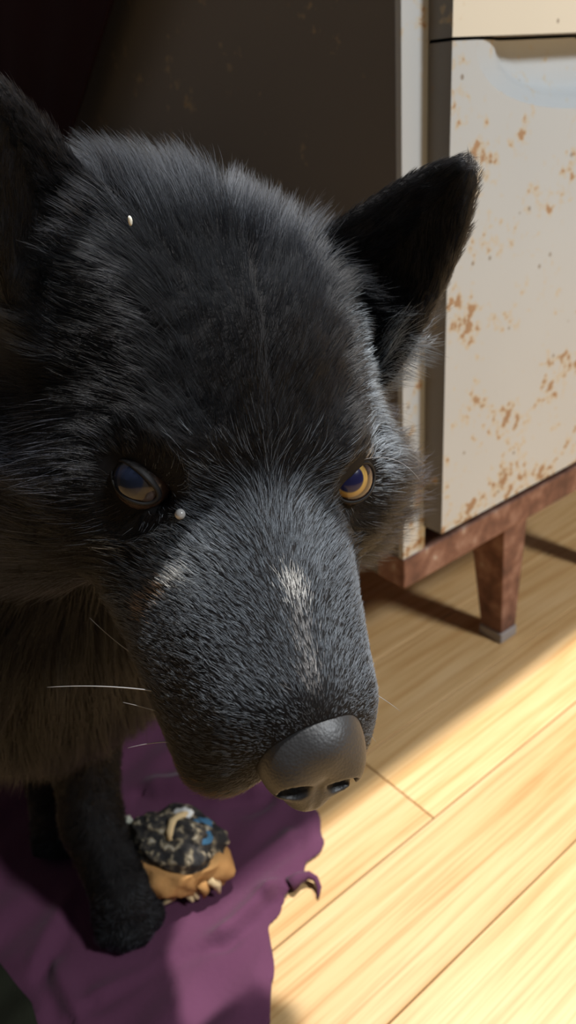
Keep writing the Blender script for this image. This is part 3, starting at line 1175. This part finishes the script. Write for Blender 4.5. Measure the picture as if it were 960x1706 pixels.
# flow in the head frame
m1 = sstep(0.0, 1.6, ax_)
flow_muz = np.stack([sx * 0.45 * m1, -1 + 0.15 * m1, -0.30 * sstep(0.4, 2.4, ax_)], 1)
top = sstep(-1, 3, z)
flow_face = np.stack([sx * (0.25 + 0.75 * sstep(1.5, 5, ax_)), -0.62 + 0.40 * sstep(3.0, 5.5, ax_) * sstep(-2, 0, z), 0.55 * top * (1 - 0.8 * sstep(2.5, 4.5, ax_)) - 0.32 * (1 - top)], 1)
flow = flow_face * (1 - muz[:, None]) + flow_muz * muz[:, None]
flow = np.where(is_ear[:, None], ear_e * 0.9 + np.where(ear_in[:, None], -0.4 * np.sign(eb)[:, None] * ear_b + 0.25 * ear_n, 0.0), flow)
# away from the eyes
for cc in (CR, CL):
    e = w2h(cc[None])[0]
    dv = hp - e
    dd = np.linalg.norm(dv, axis=1)
    w = sstep(2.6, 1.3, dd)[:, None] * 0.9
    rad = dv / (dd[:, None] + 1e-6)
    rad[:, 1] -= 0.5
    flow = flow * (1 - w) + rad * w
    Lc = Lc * (1 - 0.62 * sstep(2.4, 1.2, dd))
flow_b = np.tile(np.array([-0.35, 0.5, -0.75]), (NS, 1))
wf = (flow @ HW.T) * hd[:, None] + flow_b * (1 - hd[:, None])
wf -= nrm * (wf * nrm).sum(1)[:, None]
wf /= np.linalg.norm(wf, axis=1)[:, None] + 1e-9
lift = 0.30 + 0.80 * sstep(-3.5, -7.5, y) * sstep(1.0, 4.0, z) * hd + 0.15 * cheek
lift = lift + 0.40 * sstep(-7.5, -5, y) * sstep(0.6, -0.6, y) * sstep(5.0, 3.2, ax_) * sstep(0.8, 2.0, z)
lift = np.where(is_ear, 0.30, lift)
lift = lift - 0.06 * muz * hd
nd = nose_sdf(hp.astype(np.float32))
Lc = Lc * (0.35 + 0.65 * sstep(0.0, 1.3, nd))
keep = nd > 0.02
for cc, gg, oo in ((CR, GR, OR_), (CL, GL, OL_)):
    dv = root - cc
    keep &= np.linalg.norm(dv, axis=1) > 0.0112
    lo = (dv / np.linalg.norm(dv, axis=1)[:, None]) @ gg
    ang = np.arccos(np.clip(lo[:, 1], -1, 1))
    phi = np.arctan2(lo[:, 2], lo[:, 0])
    hh_ = np.where(lo[:, 2] > 0, oo[1], oo[2])
    qa = 1 / np.sqrt((np.cos(phi) / oo[0]) ** 2 + (np.sin(phi) / hh_) ** 2)
    keep &= ~((np.linalg.norm(dv, axis=1) < 0.0175) & (ang < qa + 0.13))
bald = np.zeros(NS)

def blob(c, r):
    q = (hp - np.array(c)) / np.array(r)
    return np.exp(-(q ** 2).sum(1) ** 1.5)


def streak(a, b, w):
    a = np.array(a); b = np.array(b)
    t = np.clip(((hp - a) @ (b - a)) / ((b - a) @ (b - a)), 0, 1)
    return np.exp(-(np.linalg.norm(hp - a - t[:, None] * (b - a), axis=1) / w) ** 2)


scar = streak((3.25, 2.95, -2.2), (3.75, 2.55, -3.4), 0.22)
keep &= ~((scar > 0.5) & (rng.random(NS) < 0.75))

Lc = Lc * rng.uniform(0.65, 1.15, NS)
clump_noise = vnoise(root, 90.0, 11) * (0.08 + 0.10 * cheek - 0.03 * muz)[:, None] + vnoise(root, 300.0, 12) * (0.10 - 0.04 * muz)[:, None]
jit = rng.normal(0, 0.10, (NS, 3))
d0 = wf * np.cos(lift)[:, None] + nrm * np.sin(lift * 1.25)[:, None] + clump_noise + jit
d0 /= np.linalg.norm(d0, axis=1)[:, None]
d1 = wf + nrm * (lift * 0.35)[:, None] + clump_noise * 1.3 + jit
d1 /= np.linalg.norm(d1, axis=1)[:, None]
# keep strands from diving into the skin
dn = (d1 * nrm).sum(1)
d1 = d1 + nrm * np.maximum(0.10 - dn, 0)[:, None]
NP = 5
ts = np.linspace(0, 1, NP)
Lm = Lc * 0.01
pts = np.stack([root + (d0 * (t - 0.5 * t * t) + d1 * (0.5 * t * t)) .reshape(NS, 3) * Lm[:, None] for t in ts], 1)
# clumping
nc = max(10, NS // 28)
ci = rng.choice(NS, nc, replace=False)
kd = KDTree(nc)
for i, p in enumerate(root[ci]): kd.insert(p, i)
kd.balance()
near = np.fromiter((kd.find(p)[1] for p in root), np.int64, NS)
tgt = pts[ci[near]]
same = np.linalg.norm(root - root[ci[near]], axis=1) < 0.012
amt = (0.55 * ts ** 1.2)[None, :, None] * (rng.uniform(0.2, 1.0, NS) * same * (1 - 0.55 * muz * hd))[:, None, None]
pts = pts + (tgt - pts) * amt
rad0 = np.where(hd > 0.5, 0.000042 + 0.000020 * (1 - muz), 0.00013) * rng.uniform(0.8, 1.2, NS)
prof = np.array([1.0, 0.95, 0.8, 0.55, 0.12])
rads = rad0[:, None] * prof[None]


def hair_mat():
    m = bpy.data.materials.new('fur_strands')
    m.use_nodes = True
    nt = m.node_tree
    out = nt.nodes['Material Output']
    nt.nodes.remove(nt.nodes['Principled BSDF'])
    h = nt.nodes.new('ShaderNodeBsdfHairPrincipled')
    h.model = 'CHIANG'
    h.parametrization = 'COLOR'
    at = node(nt, 'ShaderNodeAttribute', attribute_name='tint')
    nt.links.new(at.outputs['Color'], h.inputs['Color'])
    h.inputs['Roughness'].default_value = 0.24
    h.inputs['Radial Roughness'].default_value = 0.35
    h.inputs['Coat'].default_value = 0.0
    h.inputs['IOR'].default_value = 1.29
    h.inputs['Random Roughness'].default_value = 0.2
    df = nt.nodes.new('ShaderNodeBsdfDiffuse')
    nt.links.new(at.outputs['Color'], df.inputs['Color'])
    bw = nt.nodes.new('ShaderNodeRGBToBW')
    nt.links.new(at.outputs['Color'], bw.inputs[0])
    mr = nt.nodes.new('ShaderNodeMapRange')
    mr.inputs[1].default_value = 0.02; mr.inputs[2].default_value = 0.10; mr.inputs[4].default_value = 0.85
    nt.links.new(bw.outputs[0], mr.inputs[0])
    mx = nt.nodes.new('ShaderNodeMixShader')
    nt.links.new(mr.outputs[0], mx.inputs[0])
    nt.links.new(h.outputs[0], mx.inputs[1]); nt.links.new(df.outputs[0], mx.inputs[2])
    nt.links.new(mx.outputs[0], out.inputs['Surface'])
    return m


M_HAIR = hair_mat()


def hair_obj(name, P, R, tint, mat):
    n, k = P.shape[:2]
    c = bpy.data.hair_curves.new(name)
    c.add_curves([k] * n)
    c.attributes['position'].data.foreach_set('vector', P.astype(np.float32).ravel())
    a = c.attributes.get('radius') or c.attributes.new('radius', 'FLOAT', 'POINT')
    a.data.foreach_set('value', R.astype(np.float32).ravel())
    t = c.attributes.new('tint', 'FLOAT_COLOR', 'CURVE')
    t.data.foreach_set('color', np.concatenate([tint, np.ones((n, 1))], 1).astype(np.float32).ravel())
    c.materials.append(mat)
    o = bpy.data.objects.new(name, c)
    COL.objects.link(o)
    return o


tint = np.tile(np.array([0.0040, 0.0043, 0.0052]), (NS, 1)) * rng.uniform(0.6, 1.6, NS)[:, None]

def paint(mask, col, var=0.35):
    """a share `mask` of the strands takes this colour"""
    hit = rng.random(NS) < mask * hd
    tint[hit] = np.array(col) * rng.uniform(1 - var, 1 + var, hit.sum())[:, None]


paint(0.72 * muz * sstep(-5.8, -3.8, z) * (1 - 0.6 * blob((2.6, 6.5, -3.6), (1.5, 1.5, 1.5))), (0.150, 0.168, 0.192))  # grey muzzle hairs, made paler to carry the sheen as well
paint(0.55 * blob((2.6, 2.8, -1.2), (1.1, 1.6, 1.3)), (0.24, 0.26, 0.28))
paint(0.8 * sstep(3.6, 5.2, -x) * sstep(-6.5, -4.5, y) * sstep(-1.5, 0.5, z) * (~is_ear), (0.30, 0.335, 0.37))  # pale strands paint in the band of light on the left temple
paint(0.6 * sstep(-5.5, -7.5, y) * sstep(3.0, 5.0, z) * (~is_ear), (0.12, 0.127, 0.143))  # rim light on the crown, painted as grey strands
paint(0.42 * cheek * (~is_ear), (0.11, 0.115, 0.137))  # cheek highlights put into the strand colour
paint(0.6 * streak((-3.6, 0.3, 0.75), (-4.3, -0.2, 0.75), 0.2), (0.38, 0.31, 0.24))
paint(0.75 * streak((0.0, 5.2, -0.5), (0.15, 7.9, -1.5), 0.28), (0.36, 0.345, 0.34))
paint(0.85 * blob((-0.03, 4.95, -0.42), (0.42, 0.62, 0.6)), (0.80, 0.78, 0.75), 0.15)
paint(0.6 * blob((0.95, 7.92, -1.55), (0.25, 0.25, 0.3)), (0.35, 0.32, 0.31))
paint(0.85 * streak((2.95, 3.05, -1.4), (3.3, 2.85, -2.3), 0.26), (0.60, 0.60, 0.58), 0.25)
paint(0.75 * streak((3.3, 2.8, -2.5), (3.8, 2.5, -3.5), 0.34), (0.42, 0.30, 0.21), 0.3)
paint(0.5 * blob((4.4, 0.4, -2.55), (0.5, 0.5, 0.35)), (0.22, 0.20, 0.17))
hit = (rng.random(NS) < 0.55) & (root[:, 2] < 0.045) & (hd < 0.3)  # paw strands greyed to paint in light on the toes
tint[hit] = np.array([0.06, 0.066, 0.074])
paint(0.55 * (is_ear & (x > 0) & (eb < 0)) * sstep(0.9, 0.3, np.maximum(EAR_W * np.clip(1 - ea / EAR_L, 0, 1) ** 0.42 - 0.4, 0.35) - np.abs(eb)), (0.055, 0.055, 0.062))
paint(0.5 * sstep(-5.6, -6.8, z) * sstep(1.0, 4.0, y), (0.16, 0.10, 0.05))

if FUR:
    fur = attach(hair_obj('fur', pts[keep], rads[keep], tint[keep], M_HAIR))
    fur['kind'] = 'stuff'
print('strands', NS)



# ---- scar skin showing through, whiskers, tear
M_WHISK = plain_mat('pale_whisker', (0.30, 0.30, 0.31), 0.4)


def whisker(name, pts_h, r0=0.00026, r1=0.00005):
    P = h2w(pts_h)
    # quadratic resample
    n = 14
    a, b, c = P
    Q = [a * (1 - t) ** 2 + 2 * b * t * (1 - t) + c * t * t for t in np.linspace(0, 1, n)]
    return attach(tube(name, Q, list(np.linspace(r0, r1, n)), M_WHISK, None, 6))


def hdir(p, r, u, d):
    """head point moved by (right, up, towards viewer) of the resting head pose"""
    return tuple(np.array(p) + HR.T @ np.array([r, u, d], float))


for p, (r, u, d), bend in (((3.15, 4.9, -5.0), (-4.2, 0.1, -0.5), 0.25), ((3.0, 5.4, -5.6), (-1.9, 0.35, -0.6), 0.05), ((3.3, 3.6, -5.3), (-2.6, 1.6, -1.0), -0.3),
                           ((2.6, 6.2, -5.9), (-2.2, -0.3, -0.4), 0.2), ((-2.9, 5.2, -4.9), (2.0, -1.3, -0.9), 0.2), ((-2.6, 6.0, -5.4), (1.2, -1.3, -0.6), 0.15),
                           ((-1.2, 6.3, -7.6), (0.6, -1.4, 0.0), 0.1)):
    e = hdir(p, r, u, d)
    m_ = hdir(p, r * 0.5, u * 0.5 + bend, d * 0.5)
    whisker('whisker', [p, m_, e])
for p, m_, e in (((-3.9, 0.1, 0.85), hdir((-3.9, 0.1, 0.85), 1.2, 0.35, 0.5), hdir((-3.9, 0.1, 0.85), 2.0, -0.75, 0.4)),):
    whisker('whisker', [p, m_, e], 0.00014)

V, F = uv_sphere(0.0018, 14, 10)
tear = mesh_obj('tear_drop', V, F, plain_mat('wet_tear', (0.35, 0.34, 0.33), 0.08, 0.8), None, True)
tp_ = h2w((2.82, 1.42, -0.38))
tear.location = tp_ + 0
attach(tear)

V, F = uv_sphere(0.0011, 10, 8)
lint = mesh_obj('lint_fleck', [(v[0] * 0.7, v[1] * 0.7, v[2] * 1.5) for v in V], F, plain_mat('cream_lint', (0.8, 0.78, 0.66), 0.8), None, True)
lint.location = h2w((3.57, -5.82, 5.66)) + (HW @ np.array([0.44, 0.33, 0.84])) * 0.010
tag(lint, 'tiny cream fleck of lint caught in the fur of the crown', 'lint')
